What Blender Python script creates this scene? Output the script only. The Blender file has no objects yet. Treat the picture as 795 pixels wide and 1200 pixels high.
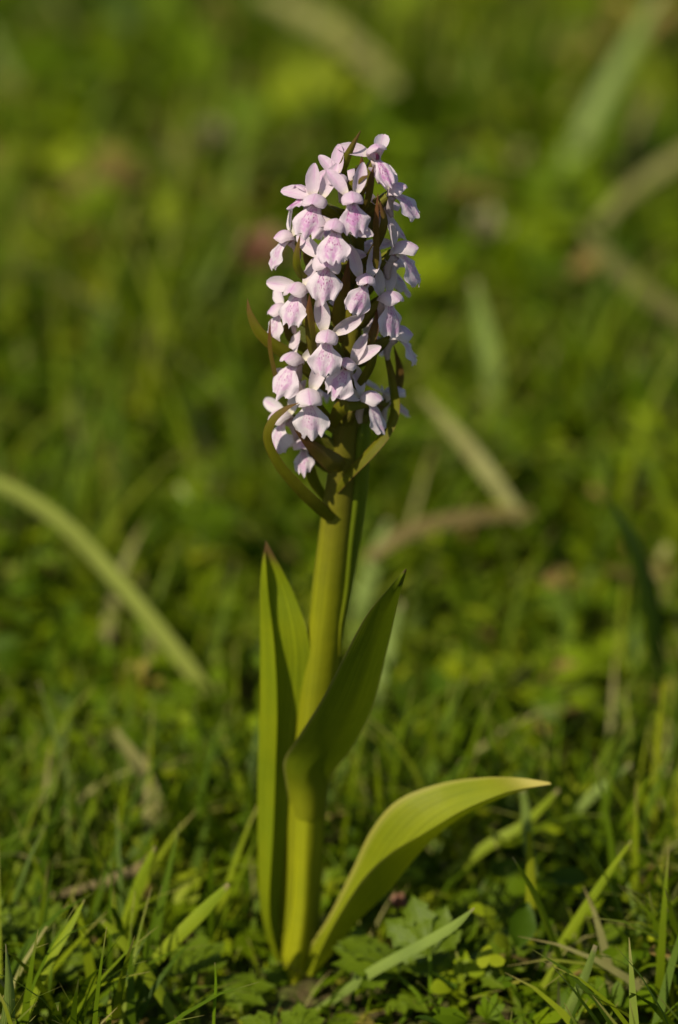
import bpy, math, random
import numpy as np
from mathutils import Vector, Matrix, Euler

random.seed(7)
rng = np.random.default_rng(11)
S = bpy.context.scene
COL = S.collection

# ------------------------------------------------------------------ camera
PITCH = math.radians(22.0)
DIST = 1.20
HALF_V = 0.1505 / DIST                      # tan of half the vertical field of view
fwd = Vector((0, math.cos(PITCH), -math.sin(PITCH)))
upv = Vector((0, math.sin(PITCH), math.cos(PITCH)))
rgt = Vector((1, 0, 0))
AIM = Vector((0, 0, 0.152))
CAM = AIM - fwd * DIST
cd = bpy.data.cameras.new('camera'); cam = bpy.data.objects.new('camera', cd); COL.objects.link(cam)
cam.location = CAM
cam.rotation_euler = (math.pi / 2 - PITCH, 0, 0)
cd.sensor_fit = 'VERTICAL'; cd.sensor_height = 36.0; cd.sensor_width = 24.0
cd.lens = 18.0 / HALF_V
cd.clip_start = 0.02; cd.clip_end = 500
cd.dof.use_dof = True
cd.dof.focus_distance = 1.160
cd.dof.aperture_fstop = cd.lens / 28.0      # an iris about 28 mm wide
cd.dof.aperture_blades = 9
S.camera = cam

# ------------------------------------------------------------------ light
SUN_EL, SUN_AZ = math.radians(46), math.radians(229)      # azimuth clockwise from +Y
to_sun = Vector((math.sin(SUN_AZ) * math.cos(SUN_EL), math.cos(SUN_AZ) * math.cos(SUN_EL), math.sin(SUN_EL)))
W = bpy.data.worlds.new('World'); S.world = W; W.use_nodes = True
nt = W.node_tree; bg = nt.nodes['Background']
sky = nt.nodes.new('ShaderNodeTexSky'); sky.sky_type = 'NISHITA'; sky.sun_disc = False
sky.sun_elevation = SUN_EL; sky.sun_rotation = SUN_AZ
nt.links.new(sky.outputs[0], bg.inputs[0]); bg.inputs[1].default_value = 0.075
sl = bpy.data.lights.new('sun', 'SUN'); sl.energy = 4.6; sl.angle = math.radians(0.55); sl.color = (1.0, 0.92, 0.76)
so = bpy.data.objects.new('sun', sl); COL.objects.link(so)
so.rotation_euler = (-to_sun).to_track_quat('-Z', 'Y').to_euler(); so.location = to_sun * 5
S.view_settings.view_transform = 'Standard'; S.view_settings.look = 'None'
S.view_settings.gamma = 1; S.view_settings.use_curve_mapping = False
S.view_settings.exposure = 0.34
S.render.engine = 'CYCLES'
S.cycles.use_denoising = True
S.cycles.max_bounces = 8; S.cycles.transmission_bounces = 6; S.cycles.transparent_max_bounces = 6

# ------------------------------------------------------------------ survey: photo point -> place at a given depth or height
def ray(px, py):
    return fwd + rgt * ((px / 795 - 0.5) * 2 * HALF_V * 795 / 1200) + upv * ((0.5 - py / 1200) * 2 * HALF_V)
def P(px, py, d=0.0):
    r = ray(px, py); return CAM + r * ((d - CAM.y) / r.y)
def G(px, py, h=0.0):
    r = ray(px, py); return CAM + r * ((h - CAM.z) / r.z)
def mpp(p):                                                # metres per photo pixel at point p
    return (p - CAM).dot(fwd) * 2 * HALF_V / 1200

# ------------------------------------------------------------------ materials
class N:
    def __init__(s, name):
        s.m = bpy.data.materials.new(name); s.m.use_nodes = True
        s.t = s.m.node_tree; s.t.nodes.clear()
        s.out = s.t.nodes.new('ShaderNodeOutputMaterial')
    def n(s, typ, **kw):
        nd = s.t.nodes.new(typ)
        for k, v in kw.items(): setattr(nd, k, v)
        return nd
    def l(s, a, b): s.t.links.new(a, b)
    def put(s, inp, v):
        if hasattr(v, 'links') or isinstance(v, bpy.types.NodeSocket): s.l(v, inp)
        else: inp.default_value = v
    def math(s, op, a, b=0.0, c=None, clamp=False):
        nd = s.n('ShaderNodeMath', operation=op, use_clamp=clamp)
        s.put(nd.inputs[0], a); s.put(nd.inputs[1], b)
        if c is not None: s.put(nd.inputs[2], c)
        return nd.outputs[0]
    def mix(s, f, a, b):
        nd = s.n('ShaderNodeMix', data_type='RGBA', clamp_factor=True)
        s.put(nd.inputs[0], f)
        for i, c in ((6, a), (7, b)):
            s.put(nd.inputs[i], c if isinstance(c, bpy.types.NodeSocket) else (*c, 1))
        return nd.outputs[2]
    def ss(s, v, a, b):                                    # smooth step a..b -> 0..1
        nd = s.n('ShaderNodeMapRange', interpolation_type='SMOOTHSTEP')
        s.put(nd.inputs[0], v); nd.inputs[1].default_value = a; nd.inputs[2].default_value = b
        return nd.outputs[0]
    def uv(s):
        sp = s.n('ShaderNodeSeparateXYZ'); u = s.n('ShaderNodeUVMap', uv_map='UVMap'); s.l(u.outputs[0], sp.inputs[0])
        s.uvo = u.outputs[0]
        return sp.outputs[0], sp.outputs[1]
    def scaled(s, vec, sc):
        nd = s.n('ShaderNodeVectorMath', operation='MULTIPLY'); s.l(vec, nd.inputs[0]); nd.inputs[1].default_value = sc
        return nd.outputs[0]
    def noise(s, vec, scale, detail=3, rough=0.55):
        nd = s.n('ShaderNodeTexNoise'); 
        if vec is not None: s.l(vec, nd.inputs['Vector'])
        nd.inputs['Scale'].default_value = scale; nd.inputs['Detail'].default_value = detail; nd.inputs['Roughness'].default_value = rough
        return nd.outputs[0]
    def obj(s): 
        return s.n('ShaderNodeTexCoord').outputs['Object']
    def prop(s, name):
        return s.n('ShaderNodeAttribute', attribute_type='OBJECT', attribute_name=name).outputs['Fac']
    def attr(s, name):
        return s.n('ShaderNodeAttribute', attribute_type='GEOMETRY', attribute_name=name).outputs['Fac']
    def rand(s): return s.n('ShaderNodeObjectInfo').outputs['Random']
    def finish(s, color, trans=0.3, tcolor=None, rough=0.5, spec=0.35, bump=None, bstr=0.3, bdist=0.0003, sheen=0.0, normal=None):
        p = s.n('ShaderNodeBsdfPrincipled'); s.put(p.inputs['Base Color'], color if isinstance(color, bpy.types.NodeSocket) else (*color, 1))
        s.put(p.inputs['Roughness'], rough); p.inputs['Specular IOR Level'].default_value = spec
        if sheen: p.inputs['Sheen Weight'].default_value = sheen
        bn = None
        if bump is not None:
            b = s.n('ShaderNodeBump'); s.l(bump, b.inputs['Height']); b.inputs['Strength'].default_value = bstr
            b.inputs['Distance'].default_value = bdist; bn = b.outputs[0]; s.l(bn, p.inputs['Normal'])
        if trans > 0:
            t = s.n('ShaderNodeBsdfTranslucent'); tc = tcolor if tcolor is not None else color
            s.put(t.inputs[0], tc if isinstance(tc, bpy.types.NodeSocket) else (*tc, 1))
            if bn: s.l(bn, t.inputs['Normal'])
            mx = s.n('ShaderNodeMixShader'); mx.inputs[0].default_value = trans
            s.l(p.outputs[0], mx.inputs[1]); s.l(t.outputs[0], mx.inputs[2]); s.l(mx.outputs[0], s.out.inputs[0])
        else: s.l(p.outputs[0], s.out.inputs[0])
        return s.m

WHITE = (0.71, 0.635, 0.63); PINK = (0.58, 0.34, 0.54); MAUVE = (0.50, 0.16, 0.38); CREAM = (0.78, 0.72, 0.50)

def petal_material(name, keel=1.0):
    k = N(name); x, y = k.uv(); tint = k.prop('tint')
    c = k.mix(k.math('MULTIPLY', tint, 0.5), WHITE, PINK)
    ax = k.math('ABSOLUTE', k.math('SUBTRACT', x, 0.5))
    ns = k.noise(k.obj(), 350)
    mid = k.math('MULTIPLY', k.math('SUBTRACT', 1.0, k.ss(ax, 0.0, 0.33)), k.math('MULTIPLY', k.ss(y, 0.2, 0.75), k.math('MULTIPLY', ns, 1.1 * keel)))
    c = k.mix(mid, c, PINK)
    c = k.mix(k.math('MULTIPLY', k.ss(k.noise(k.obj(), 160), 0.5, 0.7), 0.35), c, (0.73, 0.66, 0.69))
    c = k.mix(k.math('MULTIPLY', k.math('SUBTRACT', 1.0, k.ss(y, 0.0, 0.3)), 0.75), c, CREAM)
    line = k.math('MULTIPLY', k.math('SUBTRACT', 1.0, k.ss(ax, 0.008, 0.025)), k.ss(y, 0.25, 0.6))
    c = k.mix(k.math('MULTIPLY', line, 0.35), c, MAUVE)
    w = k.n('ShaderNodeTexWave', wave_type='BANDS', bands_direction='X'); w.inputs['Scale'].default_value = 2.2
    w.inputs['Distortion'].default_value = 1.5; w.inputs['Detail'].default_value = 2; k.l(k.uvo, w.inputs[0])
    b = k.math('ADD', k.math('MULTIPLY', w.outputs[0], 0.12), k.noise(k.obj(), 900))
    return k.finish(c, trans=0.38, rough=0.55, spec=0.25, bump=b, bstr=0.5, bdist=0.00025, sheen=0.15)

def lip_material(name):
    k = N(name); x, y = k.uv(); tint = k.prop('tint'); r = k.rand()
    c = k.mix(k.math('MULTIPLY', tint, 0.42), (0.70, 0.625, 0.64), (0.61, 0.40, 0.58))
    ax = k.math('ABSOLUTE', k.math('SUBTRACT', x, 0.5))
    cen = k.math('MULTIPLY', k.math('SUBTRACT', 1.0, k.ss(ax, 0.12, 0.36)), k.math('MULTIPLY', k.ss(y, 0.05, 0.25), k.math('SUBTRACT', 1.0, k.ss(y, 0.85, 1.0))))
    vec = k.n('ShaderNodeCombineXYZ'); k.l(x, vec.inputs[0]); k.l(y, vec.inputs[1]); k.l(k.math('MULTIPLY', r, 20), vec.inputs[2])
    n1 = k.noise(vec.outputs[0], 5, 4, 0.6)
    c = k.mix(k.math('MULTIPLY', cen, k.math('MULTIPLY', k.ss(n1, 0.36, 0.62), k.math('ADD', 0.35, k.math('MULTIPLY', tint, 0.6)))), c, (0.52, 0.18, 0.45))
    vo = k.n('ShaderNodeTexVoronoi', feature='F1'); vo.inputs['Scale'].default_value = 1.0
    k.l(k.scaled(vec.outputs[0], (15, 11, 3)), vo.inputs['Vector'])
    sp = k.math('SUBTRACT', 1.0, k.ss(vo.outputs['Distance'], 0.22, 0.40))
    zone = k.math('MULTIPLY', cen, k.math('SUBTRACT', 1.0, k.ss(y, 0.5, 0.85)))
    sp = k.math('MULTIPLY', sp, k.math('MULTIPLY', zone, k.ss(k.noise(vec.outputs[0], 4, 2), 0.30, 0.46)))
    spa = k.math('MULTIPLY', sp, k.prop('spots'))
    c = k.mix(spa, c, (0.30, 0.03, 0.20))
    # the two looping side lines
    d = k.math('ABSOLUTE', k.math('SUBTRACT', ax, k.math('ADD', 0.20, k.math('MULTIPLY', k.math('SUBTRACT', n1, 0.5), 0.12))))
    ln = k.math('MULTIPLY', k.math('SUBTRACT', 1.0, k.ss(d, 0.008, 0.024)), k.math('MULTIPLY', k.ss(y, 0.1, 0.25), k.math('SUBTRACT', 1.0, k.ss(y, 0.5, 0.72))))
    c = k.mix(k.math('MULTIPLY', ln, k.math('MULTIPLY', k.prop('spots'), 0.75)), c, (0.42, 0.10, 0.32))
    c = k.mix(k.math('MULTIPLY', k.math('SUBTRACT', 1.0, k.ss(y, 0.02, 0.14)), 0.6), c, CREAM)
    b = k.math('ADD', k.math('MULTIPLY', k.noise(k.scaled(k.uvo, (14, 4, 1)), 1.2), 0.8), k.noise(k.obj(), 800))
    return k.finish(c, trans=0.36, rough=0.6, spec=0.2, bump=b, bstr=0.55, bdist=0.0003, sheen=0.15)

def sap(c, f=1.0):                                         # plant greens hold almost no blue
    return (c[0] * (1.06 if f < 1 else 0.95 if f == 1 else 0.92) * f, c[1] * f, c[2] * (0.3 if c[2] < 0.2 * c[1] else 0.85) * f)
def leaf_material(name, base, dark, tip=None, veins=26, trans=0.33, tcol=None, rough=0.5, spec=0.16, f=1.0, foot=None):
    base, dark = sap(base, f), sap(dark, f)
    if tcol: tcol = sap(tcol, f)
    k = N(name); x, y = k.uv()
    ns = k.noise(k.obj(), 60, 4); fine = k.noise(k.scaled(k.uvo, (40, 2.5, 1)), 1.0, 3)
    c = k.mix(k.ss(ns, 0.3, 0.7), base, dark)
    c = k.mix(k.math('MULTIPLY', k.ss(fine, 0.45, 0.75), 0.6), c, tuple(min(1, v * 1.45) for v in base))
    fleck = k.ss(k.noise(k.obj(), 420, 2), 0.66, 0.74)
    c = k.mix(k.math('MULTIPLY', fleck, 0.35), c, tuple(v * .8 + .01 for v in dark))
    if tip:
        c = k.mix(k.ss(k.math('ADD', y, k.math('MULTIPLY', k.math('SUBTRACT', ns, 0.5), 0.12)), tip[1], tip[2]), c, tip[0])
    if foot: c = k.mix(k.math('SUBTRACT', 1.0, k.ss(y, foot[1], foot[2])), c, foot[0])
    if len(tip or ()) > 3:
        ax = k.math('ABSOLUTE', k.math('SUBTRACT', x, 0.5))
        c = k.mix(k.math('MULTIPLY', k.ss(ax, 0.44, 0.495), 0.8), c, tip[3])
    w = k.n('ShaderNodeTexWave', wave_type='BANDS', bands_direction='X'); w.inputs['Scale'].default_value = veins / 6.28
    w.inputs['Distortion'].default_value = 0.6; k.l(k.uvo, w.inputs[0])
    c = k.mix(k.math('MULTIPLY', k.ss(w.outputs[0], 0.55, 1.0), 0.22), c, tuple(v * .55 for v in dark))
    b = k.math('ADD', k.math('MULTIPLY', w.outputs[0], 0.22), k.math('MULTIPLY', k.noise(k.obj(), 220, 4), 1.1))
    tc = k.mix(0.5, c, tcol) if tcol else c
    return k.finish(c, trans=trans, tcolor=tc, rough=k.math('ADD', rough - 0.08, k.math('MULTIPLY', ns, 0.2)), spec=spec, bump=b, bstr=0.4, bdist=0.0004)

def stuff_material(name, stops, trans=0.35, rough=0.5):
    stops = [(p, sap(c, 1.001)) for p, c in stops]; k = N(name); a = k.attr('rnd'); u = k.attr('along')
    cr = k.n('ShaderNodeValToRGB'); el = cr.color_ramp.elements
    while len(el) < len(stops): el.new(0.5)
    for e, (p, c) in zip(el, stops): e.position = p; e.color = (*c, 1)
    k.l(a, cr.inputs[0])
    c = k.mix(k.math('MULTIPLY', k.noise(k.obj(), 180, 2), 0.35), cr.outputs[0], (0.04, 0.075, 0.003))
    c = k.mix(k.math('MULTIPLY', k.ss(k.math('ADD', u, k.math('MULTIPLY', a, 0.2)), 0.9, 1.12), 0.7), c, (0.26, 0.20, 0.07))
    return k.finish(c, trans=trans, rough=rough, spec=0.1)

M_sepal = petal_material('sepal_pale_pink', 0.9)
M_hood = petal_material('hood_pale_pink', 1.2)
M_lip = lip_material('lip_spotted_pink')
def flat(name, c, trans=0.25, rough=0.5, ns=400):
    k = N(name); col = k.mix(k.noise(k.obj(), ns), c, tuple(v * 0.6 for v in c))
    return k.finish(col, trans=trans, rough=rough, bump=k.noise(k.obj(), 700), bstr=0.3, bdist=0.0003)
M_column = flat('column_rose', (0.62, 0.36, 0.38))
M_stigma = flat('stigma_magenta', (0.45, 0.10, 0.22))
M_spur = flat('spur_pale', (0.66, 0.52, 0.52))
M_ovary = leaf_material('ovary_olive', (0.16, 0.17, 0.02), (0.12, 0.09, 0.02), veins=30, trans=0.15)
M_stem = leaf_material('stem_green', (0.27, 0.29, 0.022), (0.22, 0.25, 0.02), veins=9, trans=0.10, rough=0.5, f=0.66, tip=((0.115, 0.10, 0.008), 0.42, 0.66))  # tip: brown flush of the upper stem, with shade from the flowers painted in
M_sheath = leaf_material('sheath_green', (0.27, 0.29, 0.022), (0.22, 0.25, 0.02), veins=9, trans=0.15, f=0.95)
M_leaf = leaf_material('orchid_leaf_green', (0.22, 0.27, 0.018), (0.17, 0.23, 0.015), tip=((0.10, 0.05, 0.022), 0.85, 0.94), veins=40, trans=0.32, tcol=(0.26, 0.32, 0.01), f=.84)
M_leaf_shaded = leaf_material('orchid_leaf_shaded_green', (0.13, 0.17, 0.015), (0.10, 0.145, 0.012), tip=((0.05, 0.03, 0.01), 0.975, 1.0, (0.22, 0.20, 0.05)), veins=44, trans=0.18, tcol=(0.20, 0.30, 0.01), f=.85, foot=((0.19, 0.20, 0.006), 0.02, 0.30))  # darker copy of the leaf green, shade painted into its colour
M_leaf_gold = leaf_material('orchid_leaf_yellowing', (0.23, 0.27, 0.018), (0.19, 0.24, 0.015), tip=((0.46, 0.38, 0.09), 0.72, 1.0, (0.36, 0.32, 0.06)), veins=40, trans=0.28, tcol=(0.26, 0.34, 0.01), f=.78)
M_bract = leaf_material('bract_olive_purple', (0.125, 0.105, 0.02), (0.12, 0.07, 0.02), tip=((0.11, 0.04, 0.015), 0.35, 0.95, (0.12, 0.035, 0.02)), veins=22, trans=0.22, tcol=(0.2, 0.2, 0.01))
M_bract_g = leaf_material('bract_green', (0.115, 0.11, 0.015), (0.10, 0.08, 0.014), tip=((0.12, 0.06, 0.02), 0.6, 1.0, (0.13, 0.05, 0.02)), veins=22, trans=0.25, tcol=(0.24, 0.26, 0.01))
GR = {
 'fresh': leaf_material('grass_fresh', (0.16, 0.23, 0.02), (0.11, 0.18, 0.016), tip=((0.25, 0.2, 0.08), 0.93, 1.0), veins=14, trans=0.35, tcol=(0.22, 0.34, 0.02)),
 'pale': leaf_material('grass_pale', (0.33, 0.35, 0.075), (0.28, 0.30, 0.06), veins=14, trans=0.3),
 'grey': leaf_material('grass_greygreen', (0.20, 0.25, 0.052), (0.15, 0.195, 0.042), tip=((0.3, 0.24, 0.12), 0.93, 1.0), veins=14, trans=0.28),
 'dry': leaf_material('grass_dry', (0.26, 0.24, 0.085), (0.19, 0.165, 0.055), veins=14, trans=0.25),
 'brown': leaf_material('grass_brown', (0.17, 0.12, 0.045), (0.11, 0.08, 0.03), veins=14, trans=0.15),
 'dark': leaf_material('grass_dark', (0.045, 0.075, 0.008), (0.035, 0.06, 0.007), veins=14, trans=0.18),
 'lime': leaf_material('grass_lime', (0.23, 0.27, 0.03), (0.17, 0.22, 0.02), tip=((0.25, 0.2, 0.08), 0.94, 1.0), veins=14, trans=0.35),
 'gold': leaf_material('stalk_gold', (0.24, 0.25, 0.03), (0.19, 0.20, 0.02), veins=14, trans=0.3),
}
M_herb = leaf_material('herb_leaf', (0.11, 0.15, 0.016), (0.08, 0.12, 0.012), veins=8, trans=0.33, tcol=(0.22, 0.34, 0.01))
M_rosy = flat('withered_rose', (0.30, 0.13, 0.07))
M_cream = flat('faded_cream', (0.30, 0.27, 0.11))
M_yellow = flat('yellowed_leaf', (0.32, 0.25, 0.03))
M_grass = stuff_material('meadow_grass', [(0, (0.05, 0.085, 0.006)), (0.4, (0.10, 0.145, 0.008)), (0.75, (0.20, 0.23, 0.014)), (0.9, (0.26, 0.27, 0.045)), (1, (0.36, 0.30, 0.12))])
M_cover = stuff_material('ground_cover', [(0, (0.045, 0.08, 0.005)), (0.4, (0.125, 0.18, 0.007)), (0.75, (0.23, 0.275, 0.012)), (0.93, (0.31, 0.31, 0.035)), (1, (0.30, 0.18, 0.06))])
k = N('meadow_soil')
_o = k.obj(); _n = k.noise(_o, 14, 6, 0.6); _n2 = k.noise(_o, 160, 4)
_c = k.mix(k.ss(_n, 0.35, 0.65), (0.045, 0.06, 0.012), (0.07, 0.05, 0.02))
_c = k.mix(k.math('MULTIPLY', k.ss(_n2, 0.4, 0.7), 0.6), _c, (0.09, 0.12, 0.015))
M_soil = k.finish(_c, trans=0, rough=0.95, spec=0.1, bump=k.math('ADD', _n, _n2), bstr=0.9, bdist=0.006)

# ------------------------------------------------------------------ mesh helpers
def link(name, me, mat, parent=None):
    o = bpy.data.objects.new(name, me); COL.objects.link(o)
    if mat is not None and len(me.materials) == 0: me.materials.append(mat)
    if parent is not None: o.parent = parent
    return o
def empty(name, loc=(0, 0, 0), parent=None):
    o = bpy.data.objects.new(name, None); COL.objects.link(o); o.location = loc
    o.empty_display_size = 0.01
    if parent is not None: o.parent = parent
    return o
def tag(o, label, cat, group=None):
    o['label'] = label; o['category'] = cat
    if group: o['group'] = group
    return o
def grid_mesh(name, pts, origin=None):
    """pts: rows along the length x columns across -> smooth sheet with UV (x across, y along)."""
    pts = np.asarray([[tuple(p) for p in r] for r in pts], float)
    if origin is not None: pts = pts - np.array(origin)[None, None]
    nu, nv = pts.shape[:2]
    fs = [(i * nv + j, i * nv + j + 1, (i + 1) * nv + j + 1, (i + 1) * nv + j) for i in range(nu - 1) for j in range(nv - 1)]
    me = bpy.data.meshes.new(name); me.from_pydata(pts.reshape(-1, 3).tolist(), [], fs)
    uvl = me.uv_layers.new(name='UVMap')
    uv = np.array([((v % nv) / (nv - 1), (v // nv) / (nu - 1)) for f in fs for v in f], np.float32)
    uvl.data.foreach_set('uv', uv.ravel())
    me.polygons.foreach_set('use_smooth', [True] * len(fs)); me.update()
    return me
def cr(pts, n):
    """Catmull-Rom through rows of numbers, n samples."""
    a = np.asarray(pts, float); m = len(a)
    out = []
    for t in np.linspace(0, m - 1, n):
        i = min(int(t), m - 2); f = t - i
        p1, p2 = a[i], a[i + 1]; p0 = a[i - 1] if i > 0 else 2 * p1 - p2; p3 = a[i + 2] if i + 2 < m else 2 * p2 - p1
        out.append(0.5 * (2 * p1 + (p2 - p0) * f + (2 * p0 - 5 * p1 + 4 * p2 - p3) * f * f + (3 * p1 - p0 - 3 * p2 + p3) * f ** 3))
    return np.array(out)
def tube(name, path, radii, n=24, seg=12, ridges=0.0, twist=0.0, flat_y=1.0, cap=True):
    pr = cr([(*p, r) for p, r in zip(path, radii)], n)
    c, r = pr[:, :3], pr[:, 3]
    t = np.gradient(c, axis=0); t /= np.linalg.norm(t, axis=1)[:, None]
    a = np.array((1.0, 0, 0)) if abs(t[0][0]) < 0.8 else np.array((0, 1.0, 0))
    rows = []
    for i in range(n):
        s = a - t[i] * a.dot(t[i]); s /= np.linalg.norm(s); b = np.cross(t[i], s); a = s
        row = []
        for j in range(seg + 1):
            q = 2 * math.pi * j / seg; rr = r[i] * (1 + ridges * math.cos(3 * (q + twist * i / n)))
            row.append(c[i] + rr * (math.cos(q) * s + flat_y * math.sin(q) * b))
        rows.append(row)
    if cap:
        rows = [[c[0]] * (seg + 1)] + rows + [[c[-1] + t[-1] * r[-1] * 0.4] * (seg + 1)]
    return grid_mesh(name, rows)
def ribbon(name, pts, widths, roll=0.0, fold=0.25, n=22, nv=7, wave=0.0, twist=0.0, point=True):
    """pts 3D path base -> tip, widths metres; roll about the path, fold = keel depth as a share of the half width."""
    pr = cr([(*p, w) for p, w in zip(pts, widths)], n); c, w = pr[:, :3], np.maximum(pr[:, 3], 1e-5) / 2
    t = np.gradient(c, axis=0); t /= np.linalg.norm(t, axis=1)[:, None]
    rows = []; ph = random.random() * 6
    vd = np.array(fwd)
    for i in range(n):
        s = np.cross(t[i], vd); s /= np.linalg.norm(s) + 1e-9; nrm = np.cross(s, t[i])
        a = roll + twist * i / (n - 1); s2 = s * math.cos(a) + nrm * math.sin(a); n2 = -s * math.sin(a) + nrm * math.cos(a)
        row = []
        for j in range(nv):
            v = -1 + 2 * j / (nv - 1)
            row.append(c[i] + s2 * (w[i] * v) + n2 * (w[i] * fold * (math.sqrt(v * v + 0.03)) + wave * w[i] * v * math.sin(ph + i * 0.55 + v)))
        rows.append(row)
    return grid_mesh(name, rows)
def loft(name, rows, n=44, nv=15, wave=0.0, vee=(1.0, 1.0)):
    """rows: (left, mid, right) each (px, py, depth) from base to tip."""
    a = cr([[c for p in r for c in p] for r in rows], n); out = []
    for i, q in enumerate(a):
        L, M, R = [np.array(P(*q[3 * k:3 * k + 3])) for k in range(3)]
        row = []
        for j in range(nv):
            v = j / (nv - 1); x = 2 * v - 1
            y = (math.sqrt(x * x + .09) - .3) / (math.sqrt(1.09) - .3)
            e = L if x < 0 else R
            p = M + (e - M) * y
            q2 = L * (x * (x - 1) / 2) + M * (1 - x * x) + R * (x * (x + 1) / 2)
            f = min(1, max(0, i / (n - 1) / 0.45)); k = vee[0] + (vee[1] - vee[0]) * f * f * (3 - 2 * f)
            p = p * k + q2 * (1 - k)
            p = p + np.array((0, -1, 0.3)) * wave * abs(x) * math.sin(i * 0.45 + x * 2)
            row.append(p)
        out.append(row)
    return grid_mesh(name, out)

# ------------------------------------------------------------------ ground
def ground_h(x, y):
    return 0.006 * np.sin(x * 9 + 1.3) * np.cos(y * 7 + 0.4) + 0.004 * np.sin(x * 23 + y * 17)
xs = np.concatenate([[-200, -60, -20, -8, -4], np.linspace(-2.5, 2.5, 121), [4, 8, 20, 60, 200]])
ys = np.concatenate([[-200, -60, -20, -8, -3], np.linspace(-1.6, 3.2, 117), [5, 9, 20, 60, 200]])
X, Y = np.meshgrid(xs, ys)
near = (np.abs(X) < 3) & (Y > -2) & (Y < 4)
Z = np.where(near, ground_h(X, Y), 0.0) - 0.004
g = link('ground', grid_mesh('ground', np.stack([X, Y, Z], -1)), M_soil); g['kind'] = 'structure'

def stuff_mesh(name, verts, faces, rnd, along, mat):
    """verts (N,3) and faces (F,4) arrays into one mesh with per-point values."""
    me = bpy.data.meshes.new(name); nv, nf = len(verts), len(faces)
    me.vertices.add(nv); me.vertices.foreach_set('co', verts.astype(np.float32).ravel())
    me.loops.add(nf * 4); me.loops.foreach_set('vertex_index', faces.astype(np.int32).ravel())
    me.polygons.add(nf); me.polygons.foreach_set('loop_start', np.arange(0, nf * 4, 4, dtype=np.int32))
    me.polygons.foreach_set('loop_total', np.full(nf, 4, np.int32))
    me.polygons.foreach_set('use_smooth', np.ones(nf, bool)); me.update(calc_edges=True)
    for nm, ar in (('rnd', rnd), ('along', along)):
        at = me.attributes.new(nm, 'FLOAT', 'POINT'); at.data.foreach_set('value', ar.astype(np.float32))
    o = link(name, me, mat); o['kind'] = 'stuff'
    return o

BASE = G(338, 1172, 0.0)
def scatter(n_in, n_out):
    """points: dense where the picture looks, thinner round about."""
    y = rng.uniform(-0.22, 1.75, n_in); hw = 0.09 * (1.2 + y) + 0.26
    x = rng.uniform(-1, 1, n_in) * hw
    xo = rng.uniform(-2.3, 2.3, n_out); yo = rng.uniform(-1.0, 3.0, n_out)
    keep = np.abs(xo) > (0.09 * (1.2 + yo) + 0.24); keep |= (yo < -0.2) | (yo > 1.7)
    return np.concatenate([x, xo[keep]]), np.concatenate([y, yo[keep]]), np.concatenate([np.zeros(n_in), np.ones(keep.sum())])
def patch(x, y, s, o):                                     # slow variation over the meadow, about -1..1
    return (np.sin(x * s + o) * np.cos(y * s * 0.8 - o * 1.7) + np.sin(x * s * 2.3 + y * s * 1.9 + o * 3) * 0.6) / 1.6

def front_limit(x, y):
    """plants right before the orchid stay low so that its foot shows."""
    d = np.hypot(x - BASE.x, (y - BASE.y))
    lim = np.full_like(x, 1.0)
    infront = (y < BASE.y + 0.01)
    lim[infront & (np.abs(x - BASE.x) < 0.045)] = 0.30
    lim[(y < BASE.y + 0.02) & (np.abs(x - BASE.x + 0.002) < 0.024) & (y > -0.10)] = 0.28
    lim[d < 0.007] = 0.0
    return lim

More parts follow.
